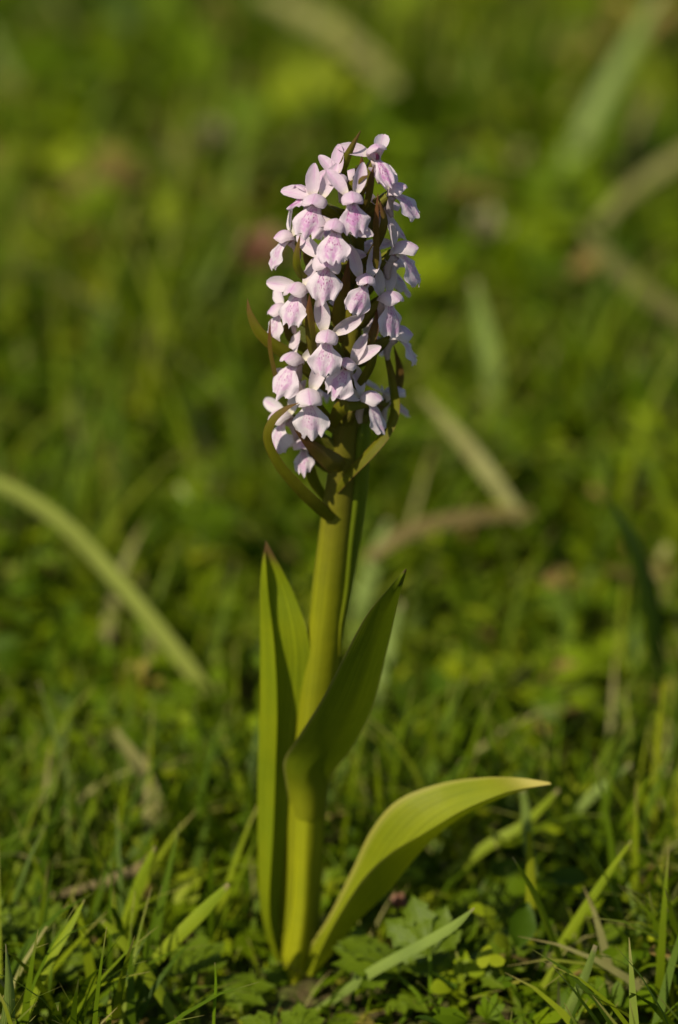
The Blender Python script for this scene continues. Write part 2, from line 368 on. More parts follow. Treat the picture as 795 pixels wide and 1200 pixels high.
def build_grass(n_in, n_out):
    x, y, far = scatter(n_in, n_out)
    nx = 4500; x = np.concatenate([x, rng.uniform(-0.3, 0.3, nx)]); y = np.concatenate([y, rng.uniform(-0.18, 0.12, nx)]); far = np.concatenate([far, np.zeros(nx)])
    # tufts: pull part of the blades together
    cx, cy = rng.uniform(-0.6, 0.6, 420), rng.uniform(-0.22, 1.75, 420)
    pick = (rng.random(len(x)) < 0.45) & (far == 0); idx = rng.integers(0, 420, pick.sum())
    x[pick] = cx[idx] + rng.normal(0, 0.012, pick.sum()); y[pick] = cy[idx] + rng.normal(0, 0.012, pick.sum())
    n = len(x); seg = 5
    L = rng.gamma(5.0, 0.0085, n) * (1 + 0.35 * patch(x, y, 7, 0.6)) + 0.012
    fy = np.clip((y - 0.1) / 0.6, 0, 1); L *= 1 + 0.15 * fy
    L *= np.where(y < 0.12, 0.85, 1.0) * np.where(far > 0, 1.3, 1.0)
    L = np.minimum(L, np.where(y < 0.25, 0.055, 0.09)); lim = front_limit(x, y); L *= lim
    L *= 1.1
    L = np.where((np.abs(x - 0.02) < 0.06) & (y < 0.05), np.minimum(L, 0.024), L)
    wd = rng.uniform(0.0011, 0.0034, n) * (1 + 0.9 * fy) * np.where(far > 0, 1.6, 1.0) * np.clip(L / 0.03, 0.4, 1.3)
    ok = L > 0.004; x, y, L, wd, far = x[ok], y[ok], L[ok], wd[ok], far[ok]; n = len(x)
    az = rng.uniform(0, 2 * np.pi, n); lean = rng.uniform(0.05, 0.75, n); curve = rng.uniform(0.1, 1.5, n)
    t = np.linspace(0, 1, seg + 1)
    ang = lean[:, None] + curve[:, None] * t[None] ** 1.3          # from upright
    dl = L[:, None] / seg
    hx = np.concatenate([np.zeros((n, 1)), np.cumsum(np.sin(ang[:, :-1]) * dl, 1)], 1)
    hz = np.concatenate([np.zeros((n, 1)), np.cumsum(np.cos(ang[:, :-1]) * dl, 1)], 1)
    hz = np.maximum(hz, 0.001)
    px = x[:, None] + hx * np.cos(az)[:, None]; py = y[:, None] + hx * np.sin(az)[:, None]
    pz = ground_h(x, y)[:, None] - 0.004 + hz
    w = wd[:, None] * (1 - t[None] ** 1.8) * 0.5 + 0.00008
    tw = az + np.pi / 2 + rng.normal(0, 0.5, n)
    sx, sy = np.cos(tw)[:, None] * w, np.sin(tw)[:, None] * w
    v = np.stack([np.stack([px - sx, py - sy, pz], -1), np.stack([px + sx, py + sy, pz], -1)], 2)   # n, seg+1, 2, 3
    b = (np.arange(n) * (seg + 1) * 2)[:, None] + (np.arange(seg) * 2)[None]
    f = np.stack([b, b + 1, b + 3, b + 2], -1).reshape(-1, 4)
    rnd = np.clip(rng.beta(1.8, 2.0, n) + 0.12 * patch(x, y, 9, 2.0), 0, 1)
    dry = rng.random(n) < 0.035; rnd[dry] = 1.0
    return stuff_mesh('meadow_grass', v.reshape(-1, 3), f, np.repeat(rnd, (seg + 1) * 2), np.tile(np.repeat(t, 2), n), M_grass)

def leaf_template(kind):
    """small leaf, base at origin along +Y, unit length; quads."""
    if kind == 0:      # oval, slightly folded
        u = np.linspace(0, 1, 5); w = 0.30 * np.sin(np.pi * np.clip(u, 0.03, 0.97) ** 0.85) + 0.02
        v = [(s * w[i], u[i], 0.10 * abs(s) - 0.18 * (u[i] - 0.4) ** 2) for i in range(5) for s in (-1, 0, 1)]
        f = [(i * 3 + j, i * 3 + j + 1, i * 3 + j + 4, i * 3 + j + 3) for i in range(4) for j in range(2)]
        return np.array(v), np.array(f)
    v, f = [], []      # lobed: several narrow fingers fanning from one stalk
    fingers = [(-62, 0.62), (-30, 0.85), (0, 1.0), (30, 0.85), (62, 0.62)] if kind == 1 else [(-75, 0.8), (0, 0.85), (75, 0.8)]
    wd = 0.15 if kind == 1 else 0.36
    for a, l in fingers:
        a = math.radians(a); d = np.array((math.sin(a), math.cos(a))); s = np.array((d[1], -d[0])); b = len(v)
        for u, w in ((0.0, 0.03), (0.45, wd * 0.8), (0.78, wd), (1.0, 0.03 if kind == 1 else 0.16)):
            for q in (-1, 1):
                p = d * (u * l) + s * (q * w); v.append((p[0], p[1] + 0.05, -0.2 * u * u + 0.04 * q))
        for i in range(3): f.append((b + i * 2, b + i * 2 + 1, b + i * 2 + 3, b + i * 2 + 2))
    return np.array(v), np.array(f)

def build_cover(n_in, n_out):
    allv, allf, allr, alla = [], [], [], []; off = 0
    x0, y0, far0 = scatter(n_in, n_out)
    nc = 2600; ccx, ccy = rng.uniform(-0.6, 0.6, nc), rng.uniform(-0.22, 1.75, nc); crad = rng.uniform(0.008, 0.024, nc)
    crnd, ckind, csize, ch = rng.beta(1.3, 1.5, nc), rng.choice(3, nc, p=(0.4, 0.34, 0.26)), rng.uniform(0.7, 1.5, nc), rng.uniform(0.3, 1.5, nc)
    ci = rng.integers(0, nc, len(x0)); clump = (rng.random(len(x0)) < 0.72) & (far0 == 0)
    x0 = np.where(clump, ccx[ci] + rng.normal(0, 1, len(x0)) * crad[ci], x0); y0 = np.where(clump, ccy[ci] + rng.normal(0, 1, len(x0)) * crad[ci], y0)
    kind0 = np.where(clump, ckind[ci], rng.choice(3, len(x0), p=(0.36, 0.34, 0.30)))
    rnd0 = np.where(clump, np.clip(crnd[ci] + rng.normal(0, 0.10, len(x0)), 0, .97), rng.beta(2, 2, len(x0)))
    far_y = np.clip((y0 - 0.15) / 0.5, 0, 1)
    size0 = np.where(clump, csize[ci], 1.0) * (1 + 0.8 * far_y); h0 = np.where(clump, ch[ci], 0.6) * (1 + 0.6 * far_y)
    for kd in range(3):
        m = kind0 == kd; x, y, far, rn, sz, hh = x0[m], y0[m], far0[m], rnd0[m], size0[m], h0[m]
        lim = front_limit(x, y); ok = lim > 0; x, y, far, lim, rn, sz, hh = x[ok], y[ok], far[ok], lim[ok], rn[ok], sz[ok], hh[ok]; n = len(x)
        tv, tf = leaf_template(kd)
        size = rng.uniform(0.5, 1.25, n) ** 1.2 * (0.011, 0.013, 0.009)[kd] * sz * np.where(far > 0, 1.8, 1.0)
        hgt = (0.003 + rng.random(n) ** 1.5 * 0.026 * hh) * np.where(lim < 1, lim, 1.0); hgt = np.where((y < 0.10) & (lim == 1), hgt * 0.75, hgt)
        size *= np.where(lim < .4, .6, np.where(y < 0.12, .8, 1.0))
        az = rng.uniform(0, 2 * np.pi, n); tilt = rng.normal(0.25, 0.45, n); rl = rng.normal(0, 0.4, n)
        v = tv[None] * size[:, None, None]
        ca, sa = np.cos(rl)[:, None], np.sin(rl)[:, None]
        vx = v[..., 0] * ca + v[..., 2] * sa; vz = -v[..., 0] * sa + v[..., 2] * ca; vy = v[..., 1]
        ct, st = np.cos(tilt)[:, None], np.sin(tilt)[:, None]
        vy, vz = vy * ct - vz * st, vy * st + vz * ct
        cz, sz = np.cos(az)[:, None], np.sin(az)[:, None]
        vx, vy = vx * cz - vy * sz, vx * sz + vy * cz
        out = np.stack([vx + x[:, None], vy + y[:, None], np.maximum(vz + hgt[:, None], 0.001) + ground_h(x, y)[:, None] - 0.004], -1)
        rnd = np.clip(rn + 0.12 * patch(x, y, 10, 3.0), 0, 1); rnd[rng.random(n) < 0.04] = 1.0
        allv.append(out.reshape(-1, 3)); allf.append((tf[None] + (np.arange(n) * len(tv))[:, None, None]).reshape(-1, 4) + off)
        allr.append(np.repeat(rnd, len(tv))); alla.append(np.zeros(n * len(tv))); off += n * len(tv)
    return stuff_mesh('ground_cover', np.concatenate(allv), np.concatenate(allf), np.concatenate(allr), np.concatenate(alla), M_cover)
build_cover(60000, 26000)
build_grass(21000, 22000)

# ------------------------------------------------------------------ the orchid
orchid = empty('orchid', BASE)
tag(orchid, 'single upright orchid with a dense spike of pale pink spotted flowers', 'orchid')
def part(name, me, mat, parent=orchid):
    o = link(name, me, mat); o.parent = parent; o.matrix_parent_inverse = Matrix.Translation(-BASE); return o

MM = 0.001
STEM = [(334, 1195, 19), (340, 1140, 22), (350, 1060, 25), (358, 960, 26), (366, 880, 25), (374, 800, 24), (382, 730, 23), (387, 680, 22.5),
        (393, 630, 22), (398, 585, 21), (402, 540, 18), (407, 470, 15), (412, 400, 13), (417, 320, 11), (420, 245, 8), (421, 195, 5)]
def stem_at(py):
    for a, b in zip(STEM, STEM[1:]):
        if b[1] <= py <= a[1]:
            f = (a[1] - py) / (a[1] - b[1]); return a[0] + (b[0] - a[0]) * f, a[2] + (b[2] - a[2]) * f
    return STEM[-1][0], STEM[-1][2]
def S3(py):                                                # stem centre in space at a photo row
    return P(stem_at(py)[0], py, 0.0)
sp = [P(a, b, 0) for a, b, r in STEM]
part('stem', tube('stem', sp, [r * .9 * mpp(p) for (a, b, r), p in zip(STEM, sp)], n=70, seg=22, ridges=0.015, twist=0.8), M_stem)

# leaves
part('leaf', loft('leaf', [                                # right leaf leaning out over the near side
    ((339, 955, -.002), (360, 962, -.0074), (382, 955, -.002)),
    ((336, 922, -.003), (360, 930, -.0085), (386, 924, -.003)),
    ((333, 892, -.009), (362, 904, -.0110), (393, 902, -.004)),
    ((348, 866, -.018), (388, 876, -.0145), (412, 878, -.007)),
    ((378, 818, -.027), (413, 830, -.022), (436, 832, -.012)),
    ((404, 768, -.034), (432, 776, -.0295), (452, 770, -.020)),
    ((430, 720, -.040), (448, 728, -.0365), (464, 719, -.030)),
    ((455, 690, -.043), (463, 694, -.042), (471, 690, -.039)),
    ((475, 667, -.044), (476, 667, -.044), (477, 667, -.044))], wave=.0005, vee=(0, .45)), M_leaf_shaded)['label'] = 'shade-darkened green leaf leaning right with dark pinched tip'
part('leaf', loft('leaf', [                                # left leaf, upright and channelled
    ((328, 1130, -.006), (324, 1130, -.003), (345, 1135, -.002)),
    ((316, 1070, -.008), (306, 1070, -.003), (340, 1085, -.002)),
    ((320, 980, -.0075), (302, 985, -.002), (342, 1000, -.002)),
    ((323, 900, -.007), (302, 905, -.001), (350, 905, -.002)),
    ((325, 830, -.006), (304, 830, .000), (360, 830, -.003)),
    ((322, 760, -.005), (305, 760, .000), (364, 765, -.003)),
    ((315, 700, -.003), (305, 702, .001), (351, 712, -.003)),
    ((312, 660, -.001), (307, 662, .001), (331, 668, -.001)),
    ((311, 634, .001), (312, 634, .001), (313, 635, .001))], wave=.0009, vee=(.7, .7)), M_leaf)['label'] = 'upright channelled leaf with withered brown tip'
part('leaf', loft('leaf', [                                # low right leaf arching outward
    ((350, 1142, -.006), (366, 1144, -.009), (366, 1138, -.011)),
    ((364, 1108, -.006), (390, 1117, -.011), (377, 1112, -.015)),
    ((386, 1073, -.007), (418, 1082, -.014), (399, 1070, -.018)),
    ((413, 1020, -.008), (452, 1048, -.017), (427, 1028, -.022)),
    ((436, 972, -.009), (486, 1006, -.019), (458, 1000, -.026)),
    ((466, 938, -.010), (520, 973, -.021), (496, 977, -.029)),
    ((515, 919, -.013), (554, 950, -.023), (539, 951, -.031)),
    ((566, 911, -.019), (597, 932, -.026), (587, 931, -.031)),
    ((606, 911, -.026), (623, 924, -.030), (618, 923, -.031)),
    ((644, 917, -.031), (646, 918, -.031), (646, 919, -.031))], wave=.0006), M_leaf_gold)['label'] = 'low arching leaf turning yellow at its tip'
part('sheath', loft('sheath', [                            # pale sheath round the foot
    ((308, 1205, .003), (334, 1207, -.0090), (352, 1205, .002)),
    ((313, 1160, .003), (342, 1162, -.0092), (362, 1160, .002)),
    ((321, 1110, .003), (350, 1110, -.0090), (371, 1108, .002)),
    ((331, 1060, .001), (356, 1058, -.0082), (376, 1060, .001)),
    ((338, 1005, -.002), (358, 1000, -.0076), (378, 1005, -.002)),
    ((339, 960, -.002), (360, 955, -.0070), (380, 960, -.002))], vee=(0, 0)), M_sheath)
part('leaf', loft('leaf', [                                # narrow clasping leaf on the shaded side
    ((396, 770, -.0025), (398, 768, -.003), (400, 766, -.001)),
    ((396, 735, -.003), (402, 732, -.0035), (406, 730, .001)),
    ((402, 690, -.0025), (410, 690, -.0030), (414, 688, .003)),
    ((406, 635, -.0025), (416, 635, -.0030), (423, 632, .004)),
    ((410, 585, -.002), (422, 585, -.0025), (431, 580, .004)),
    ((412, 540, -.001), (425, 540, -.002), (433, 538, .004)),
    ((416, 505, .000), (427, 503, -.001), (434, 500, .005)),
    ((424, 470, .004), (428, 468, .004), (431, 468, .005))], vee=(0, 0)), M_leaf_shaded)['label'] = 'narrow shade-darkened clasping leaf below the flowers'
# pinched dark spot and folded tip on the leaning leaf
part('withered_spot', ribbon('withered_spot', [P(466, 686, -.0425), P(469, 680, -.0425), P(471, 676, -.043)], [5 * .00025, 6 * .00025, 2 * .00025], n=8, nv=5, fold=.4), flat('scorched', (0.02, 0.015, 0.01), 0))

# bracts: base -> tip in (px, py, depth mm), widths px
def bract(pts, w, mat=None, roll=0.0, fold=0.35, twist=0.0):
    q = [P(a, b, d * MM) for a, b, d in pts]
    return part('bract', ribbon('bract', q, [x * .72 * mpp(p) for x, p in zip(w, q)], roll=roll, fold=fold, n=26, nv=9, twist=twist, wave=0.05), mat or M_bract)
bract([(392, 612, -4), (375, 598, -9), (348, 572, -13), (325, 545, -15), (312, 515, -16), (318, 492, -17), (334, 478, -18), (350, 472, -19)], [20, 24, 22, 20, 19, 17, 12, 1], M_bract_g, 0.5, .45, 0.3)
bract([(402, 552, -6), (398, 545, -11), (382, 534, -14), (364, 520, -17), (345, 503, -19)], [12, 34, 30, 18, 1], M_bract, -0.35, .5)
bract([(392, 575, -4), (408, 555, -8), (432, 530, -9), (452, 505, -8), (461, 480, -6), (458, 450, -3), (452, 420, 0), (446, 390, 2)], [14, 20, 22, 22, 24, 22, 15, 1], M_bract_g, 0.6, .4, 0.5)
bract([(388, 500, -6), (398, 480, -12), (412, 474, -14), (436, 472, -10), (450, 478, -6)], [16, 26, 22, 14, 2], M_bract_g, 0.2, .4)
bract([(380, 430, 2), (355, 425, -4), (330, 412, -6), (305, 392, -6), (293, 370, -5), (290, 350, -4)], [12, 20, 24, 20, 13, 1], M_bract_g, 0.3, .3, 0.4)
bract([(345, 470, -2), (326, 450, -8), (318, 425, -10), (315, 400, -11), (317, 372, -11)], [10, 12, 12, 10, 1], M_bract, 0.9, .4)
bract([(380, 440, -4), (366, 410, -11), (363, 385, -14), (362, 365, -15), (363, 345, -15)], [10, 16, 17, 12, 1], M_bract, 0.3, .5)
bract([(402, 400, -6), (398, 375, -9), (402, 350, -12), (406, 332, -14), (409, 303, -15)], [12, 22, 22, 16, 1], M_bract, -0.3, .5)
bract([(398, 330, -1), (365, 330, -6), (350, 318, -9), (347, 300, -10), (352, 275, -9)], [8, 12, 13, 12, 1], M_bract_g, 0.4, .4)
bract([(420, 350, -6), (436, 320, -10), (440, 295, -12), (440, 260, -13), (443, 226, -12)], [12, 13, 13, 11, 1], M_bract, 0.6, .4)
bract([(428, 310, -4), (444, 285, -9), (452, 262, -10), (448, 243, -9), (444, 232, -8)], [12, 15, 15, 8, 1], M_bract, -0.6, .5)
bract([(416, 250, -2), (403, 205, -3), (405, 190, -4), (413, 172, -4), (423, 153, -4)], [8, 16, 15, 10, 1], M_bract_g, -0.3, .4)
bract([(412, 240, -4), (408, 222, -8), (418, 212, -11), (432, 205, -12)], [8, 17, 13, 1], M_bract_g, 0.5, .4)
bract([(420, 240, -4), (422, 215, -7), (424, 200, -8), (424, 183, -8)], [10, 16, 14, 1], M_bract, 0.2, .5)
bract([(420, 260, -4), (432, 235, -8), (436, 212, -9), (438, 195, -8)], [8, 12, 12, 1], M_bract, -0.5, .5)
bract([(408, 480, -5), (425, 450, -10), (438, 425, -11), (440, 400, -9), (436, 380, -7)], [12, 18, 18, 14, 1], M_bract_g, -0.7, .5)
bract([(412, 430, -5), (430, 405, -9), (438, 385, -8), (442, 362, -6)], [12, 16, 15, 1], M_bract, 0.4, .5)
bract([(384, 590, 2), (368, 565, -2), (362, 545, -5), (357, 525, -7)], [10, 18, 15, 2], M_bract_g, 0.2, .5)
bract([(385, 420, 4), (350, 405, 4), (337, 385, 4), (338, 355, 4)], [10, 18, 16, 1], M_bract, 0.4, .4)
bract([(428, 480, 6), (455, 470, 8), (468, 440, 8), (462, 405, 7)], [14, 18, 15, 1], M_bract, 0.2, .4)
bract([(420, 330, 5), (450, 320, 7), (462, 300, 8), (458, 270, 8)], [10, 16, 14, 1], M_bract, 0.2, .4)
bract([(405, 340, 5), (372, 320, 7), (360, 300, 8), (362, 265, 8)], [10, 16, 14, 1], M_bract, 0.2, .4)

# one flower: own axes, mm, x right, -y forward, z up
def rot_rows(rows): return rows
def petal_sheet(length, width, cup, bend, tipsharp=0.75, n=14, nv=9, curl=0.0):
    rows = []
    for i in range(n):
        u = i / (n - 1); w = width / 2 * (math.sin(math.pi * (0.05 + 0.93 * u) ** (tipsharp + .22)) ** 0.62 if u < 0.999 else 0.16)
        w = max(w, 0.06 * width * (1 - u) + 0.03); rip = random.uniform(-.14, .14)
        row = []
        for j in range(nv):
            v = -1 + 2 * j / (nv - 1)
            row.append((w * v, -cup * (abs(v) ** 1.8) * w * 1.2 + bend * length * u * u + curl * v * w * u + rip * abs(v) ** 2 + random.uniform(-.03, .03), length * u))
        rows.append(row)
    return rows
def xf(rows, m): return [[m @ Vector(p) for p in r] for r in rows]

def flower(px, py, depth, yaw, pitch=0, roll=0, sc=1.0, tint=0.4, spots=0.6, sepals=((52, 25), (-52, 25)), lip=1.0, open_=0.0, lipw=1.0, liproll=0, hood=1.0, row=None, nolip=False, liptilt=0.0, sepl=1.0):
    """px, py = where hood meets lip; yaw right of the camera in degrees; sepals = (angle from upright to the right, backward lean)."""
    pos = P(px, py, depth * MM); roll += random.uniform(-9, 9); liproll += random.uniform(-13, 13); pitch += random.uniform(-6, 8)
    fl = empty('flower', pos - BASE, orchid)
    R = (Matrix.Rotation(math.radians(yaw), 4, 'Z') @ Matrix.Rotation(math.radians(-pitch), 4, 'X') @ Matrix.Rotation(math.radians(roll), 4, 'Y'))
    sc *= 1.05; K = Matrix.Scale(MM * sc, 4)
    def add(name, rows, mat, extra=None):
        m = R @ K @ (extra if extra is not None else Matrix())
        o = link(name, grid_mesh(name, xf(rows, m)), mat, fl); o['tint'] = float(np.clip(tint + random.uniform(-.12, .12), 0, 1)); o['spots'] = float(spots); return o
    # hood
    hw = 2.65 * random.uniform(.9, 1.12) * hood; hl = random.uniform(.84, 1.08); hz = random.uniform(.76, .96); nod = random.uniform(-.7, .5); skew = random.uniform(-.5, .5); rimw = random.uniform(1.1, 1.9)
    prof = cr([(1.4, 0.2, 0.6), (0.9, 2.1, 1.6), (-0.9, 3.7 + open_, 2.35), (-3.0, 3.8 + open_ * 1.6 + nod * .4, 2.55), (-4.6, 2.8 + open_ * 2 + nod, 2.3), (-5.5, 2.1 + open_ * 2.2 + nod * 1.3, rimw), (-6.0, 1.6 + open_ * 2.2 + nod * 1.4, rimw * .35)], 16)
    rows = []
    for i, (yy, zz, w) in enumerate(prof):
        w = w / 2.5 * hw; r = []
        for j in range(15):
            a = math.radians(100) * (-1 + 2 * j / 14); ridge = 0.22 * math.exp(-(a / .22) ** 2)
            flare = 1 + 0.10 * (abs(a) / 1.75) ** 4
            r.append((w * math.sin(a) * flare + skew * (i / 15) ** 2, yy * hl + 0.3 * (1 - math.cos(a)), (zz - w * 0.80 * (1 - math.cos(a)) + ridge) * hz + random.uniform(-.05, .05)))
        rows.append(r)
    add('hood', rows, M_hood)
    # inner petals flanking the throat
    for s in (-1, 1):
        m = Matrix.Translation((s * 0.9, -0.2, 0.2)) @ Matrix.Rotation(math.radians(66), 4, 'X') @ Matrix.Rotation(math.radians(s * 62), 4, 'Z')
        add('petal', petal_sheet(3.9, 2.2, 0.35, 0.04, 0.8, 10, 7), M_hood, m)
    # lateral sepals
    for (a, back) in sepals:
        a += random.uniform(-7, 7)
        m = Matrix.Translation((math.copysign(1.1, a), 0.6, 1.6)) @ Matrix.Rotation(math.radians(a), 4, 'Y') @ Matrix.Rotation(math.radians(-back), 4, 'X') @ Matrix.Rotation(math.radians(random.uniform(-18, 18) - a * 0.35), 4, 'Z')
        add('sepal', petal_sheet(9.6 * sepl * random.uniform(.92, 1.08), 4.1 * random.uniform(.85, 1.1), 0.45, random.uniform(-.04, .12), 0.82, 14, 9, random.uniform(-.25, .25)), M_sepal, m)
    # lip
    if not nolip:
        nu, nvv = 22, 23; ph = [random.uniform(0, 6) for _ in range(5)]; fold = random.uniform(.10, .36); tooth = random.uniform(.05, .9); dip = random.uniform(.02, .13); side = random.uniform(-.7, .7)
        cl = cr([(-0.6, 0.1), (-2.3, -1.0), (-3.5, -2.9), (-4.3 - .3 * liptilt, -5.0), (-4.9 - liptilt, -7.3), (-5.0 - liptilt * 1.8, -9.6)], nu)
        rows = []
        for i in range(nu):
            u = i / (nu - 1); r = []
            w = float(np.interp(u, (0, .12, .28, .45, .6, .75, .88, 1), (1.2, 1.5, 2.1, 3.7, 4.9, 5.0, 4.4, 3.6))) * lipw
            for j in range(nvv):
                v = -1 + 2 * j / (nvv - 1); av = abs(v)
                # length of the lip at this place across: three lobes
                lob = 1 - 0.10 * av ** 3 - dip * math.exp(-((av - 0.36) / 0.13) ** 2) + 0.16 * tooth * math.exp(-(v / 0.17) ** 2) - 0.13
                ue = u * lob; q = ue * (nu - 1); k0 = min(int(q), nu - 2); f = q - k0
                yy, zz = cl[k0] * (1 - f) + cl[k0 + 1] * f
                ed = av ** 3 * u
                x = w * v * (1 - 0.10 * av * av) + 0.30 * ed * math.sin(ph[0] + 13 * u)
                yy = yy + fold * w * (av ** 2.0) * (0.25 + 0.75 * u) * (1 + side * v) - 0.35 * math.exp(-(v / .2) ** 2) * u
                zz = zz - 0.10 * w * av * av + 0.28 * u ** 4 * math.sin(ph[4] + 15 * v)
                yy += 0.62 * ed * math.sin(ph[1] + 13 * u + 2 * v) + 0.6 * u ** 3 * math.sin(ph[2] + 9 * v) + 0.12 * math.sin(ph[3] + 5 * u + 4 * v)
                r.append((x * lip, yy, zz * lip))
            rows.append(r)
        add('lip', rows, M_lip, Matrix.Rotation(math.radians(liproll), 4, 'Y'))
    # column with its stigma
    def tb(name, path, rad, mat, n=9, seg=9):
        me = tube(name, [R @ K @ Vector(p) for p in path], [x * MM * sc for x in rad], n=n, seg=seg)
        o = link(name, me, mat, fl); o['tint'] = tint; return o
    tb('column', [(0, 0.8, 0.4), (0, -0.8, 0.9), (0, -1.6, 1.4), (0, -1.8, 1.7)], [1.0, 0.95, 0.7, 0.3], M_column)
    tb('stigma', [(0, -1.4, 0.3), (0, -1.9, 0.75), (0, -2.2, 1.3)], [.55, .65, .3], M_stigma, 6, 8)
    tb('spur', [(0, 0.3, -0.2), (0, 1.8, -1.8), (0, 2.6, -4.4), (0, 2.6, -6.6)], [1.5, 1.25, 1.0, 0.6], M_spur, 12, 10)
    # ovary from the stem to the back of the flower
    base = S3(row if row else py + 42) - pos
    end = R @ K @ Vector((0, 1.0, 0.2)); back = (R.to_3x3() @ Vector((0, 1, -0.35))).normalized()
    mid = base * 0.5 + end * 0.5 + Vector((back.x, back.y, 0)) * 0.002 + Vector((0, 0, -0.001))
    me = tube('ovary', [base, base * .72 + mid * .28 + Vector((0, 0, .001)), mid, end - R.to_3x3() @ Vector((0, -.001, .0006)), end], [.0011, .0017, .0021, .0016, .0013], n=18, seg=12, ridges=.12, twist=6)
    link('ovary', me, M_ovary, fl)
    return fl

UP2 = ((12, 5), (-14, 8))
flower(441, 187, -3, 12, 24, -6, .98, .8, 1.0, ((-58, 10), (40, 50)), open_=.9, lipw=.6, liptilt=-.6, row=232)
flower(399, 214, -6, -18, 8, 12, .9, .85, .5, ((-50, 10), (-6, 22)), nolip=True, row=248)
flower(358, 232, -4, -50, 30, -20, .85, .8, .9, ((-70, 20), (10, 10)), lip=.8, row=262, liptilt=1.2)
flower(371, 240, -10, -12, 2, 0, 1.05, .6, .8, ((-8, 0), (14, 8), (-82, 12))[:3], row=275)
flower(412, 236, -13, 6, 0, -6, .98, .75, 1.0, ((22, 10), (-34, 25)), row=275)
flower(394, 270, -15, -14, 6, 8, 1.0, .65, .9, ((-100, -5), (104, 0)), lipw=1.05, row=310, liptilt=.6)
flower(461, 228, -3, 62, 20, 0, .95, .55, .4, ((-20, 8), (60, 20)), row=262)
flower(464, 298, -5, 78, 4, 0, 1.1, .4, .6, ((-18, -5), (28, 15)), row=340)
flower(383, 310, -13, -2, -4, 0, 1.08, .4, .8, ((-72, 30), (78, 25)), hood=1.15, row=350, lipw=1.0)
flower(427, 333, -13, 10, 2, 10, 1.0, .5, .7, ((-16, 0), (20, 12)), row=370, lipw=.85, liproll=14)
flower(452, 353, -7, 40, 0, 4, 1.08, .4, .7, ((-22, 5), (34, 30)), row=392, liproll=8)
flower(352, 344, -9, -28, 4, 0, 1.02, .4, .6, ((-94, 5), (20, 30)), row=385, lipw=.9)
flower(340, 282, 1, -72, 5, 0, .95, .45, .4, ((-20, 5), (30, 15)), row=325)
flower(334, 366, 1, -60, 0, 0, .95, .35, .5, ((-60, 10), (40, 20)), row=405)
flower(384, 398, -14, -6, 0, 6, 1.06, .4, .5, ((-20, 8), (52, 0)), row=442, sepl=1.05)
flower(347, 427, -9, -32, 2, 0, 1.06, .35, .5, ((40, 30), (-40, 45)), row=470)
flower(408, 432, -12, -20, 4, 12, .95, .4, .8, ((18, 5), (50, 0)), row=470, liproll=12, sepl=1.1)
flower(463, 396, -2, 80, 2, 0, 1.0, .2, .3, ((-10, 0), (60, 5)), lipw=.7, row=435)
flower(428, 470, -9, 56, 10, 0, 1.05, .25, .4, ((-8, 0), (-62, 5)), row=505, lipw=.8)
flower(361, 468, -13, 6, 0, -12, 1.12, .2, .5, ((28, 15), (-60, 40)), row=515, liproll=-8, open_=.2)
flower(336, 492, -7, -52, 2, 0, 1.05, .05, .2, ((-80, 0), (20, 20)), row=535, lipw=.85)
flower(357, 524, -6, -10, -2, 4, .95, .15, .6, ((-88, 0), (30, 40)), row=560, lip=.8, lipw=.85)
# the far side of the spike
flower(448, 250, 3, 100, 8, 0, .95, .5, .4, row=290)
flower(455, 318, 4, 118, 4, 0, 1.0, .4, .4, row=355)
flower(412, 215, 5, 172, 20, 0, .85, .6, .4, row=245)
flower(395, 262, 8, 200, 10, 0, .95, .5, .4, row=300)
flower(432, 300, 9, 165, 5, 0, 1.0, .4, .4, row=340)
flower(398, 350, 10, 195, 5, 0, 1.0, .4, .4, row=390)
flower(436, 392, 10, 160, 5, 0, 1.0, .4, .4, row=432)
flower(392, 445, 10, 200, 5, 0, 1.0, .3, .4, row=485)
flower(455, 468, 5, 120, 5, 0, .9, .3, .4, row=505)

# ------------------------------------------------------------------ single blades of grass
def blade(label, pts, w, mat, h0=0.004, d=None, roll=0.3, fold=.25, dtip=0.0, name='grass_blade', cat='grass blade', group=None, n=22, foot=True):
    """pts (px, py) base -> tip; the first point stands on the ground (h0), dtip = how far the tip leans away (m)."""
    b = G(*pts[0], h0); d0 = b.y if d is None else d
    m = len(pts); q = [P(x, y, d0 + dtip * i / (m - 1)) for i, (x, y) in enumerate(pts)]
    ww = [x * .85 * mpp(p) for x, p in zip(w, q)]
    if foot and d is not None and q[0].z > 0.004:
        e = (q[0] - q[1]); e.z = min(e.z, -0.2 * e.length); t = min((q[0].z + .003) / -e.z, 0.03 / e.length)
        f = q[0] + e * t; q = [f] + q; ww = [ww[0] * .7] + ww
        if f.z > .001: g1 = f.copy(); g1.z = -.002; g1.x += e.x * .2; q = [g1] + q; ww = [ww[0] * .7] + ww
    org = q[0]
    me = ribbon(name, [p - org for p in q], ww, roll=roll, fold=fold, n=n, nv=5)
    o = link(name, me, GR[mat]); o.location = org
    return tag(o, label, cat, group)
B = blade
B('long pale arching grass blade crossing the clearing left of the orchid', [(258, 850), (228, 795), (185, 740), (135, 680), (70, 612), (0, 570), (-60, 560)], [24, 26, 27, 27, 27, 26, 18], 'pale', dtip=.02, roll=.5)
B('short upright greyish blade behind the pale arching blade', [(268, 715), (250, 660), (230, 610), (210, 570)], [20, 24, 22, 8], 'grey', dtip=.03)
B('thin blue-green blade standing left of the pale dry curved blade', [(98, 985), (88, 935), (70, 880), (45, 798)], [7, 8, 8, 2], 'grey', dtip=-.01)
B('pale dry curved blade below the lower end of the arching blade', [(188, 1005), (186, 960), (168, 905), (135, 855)], [18, 20, 20, 8], 'dry', dtip=.02)
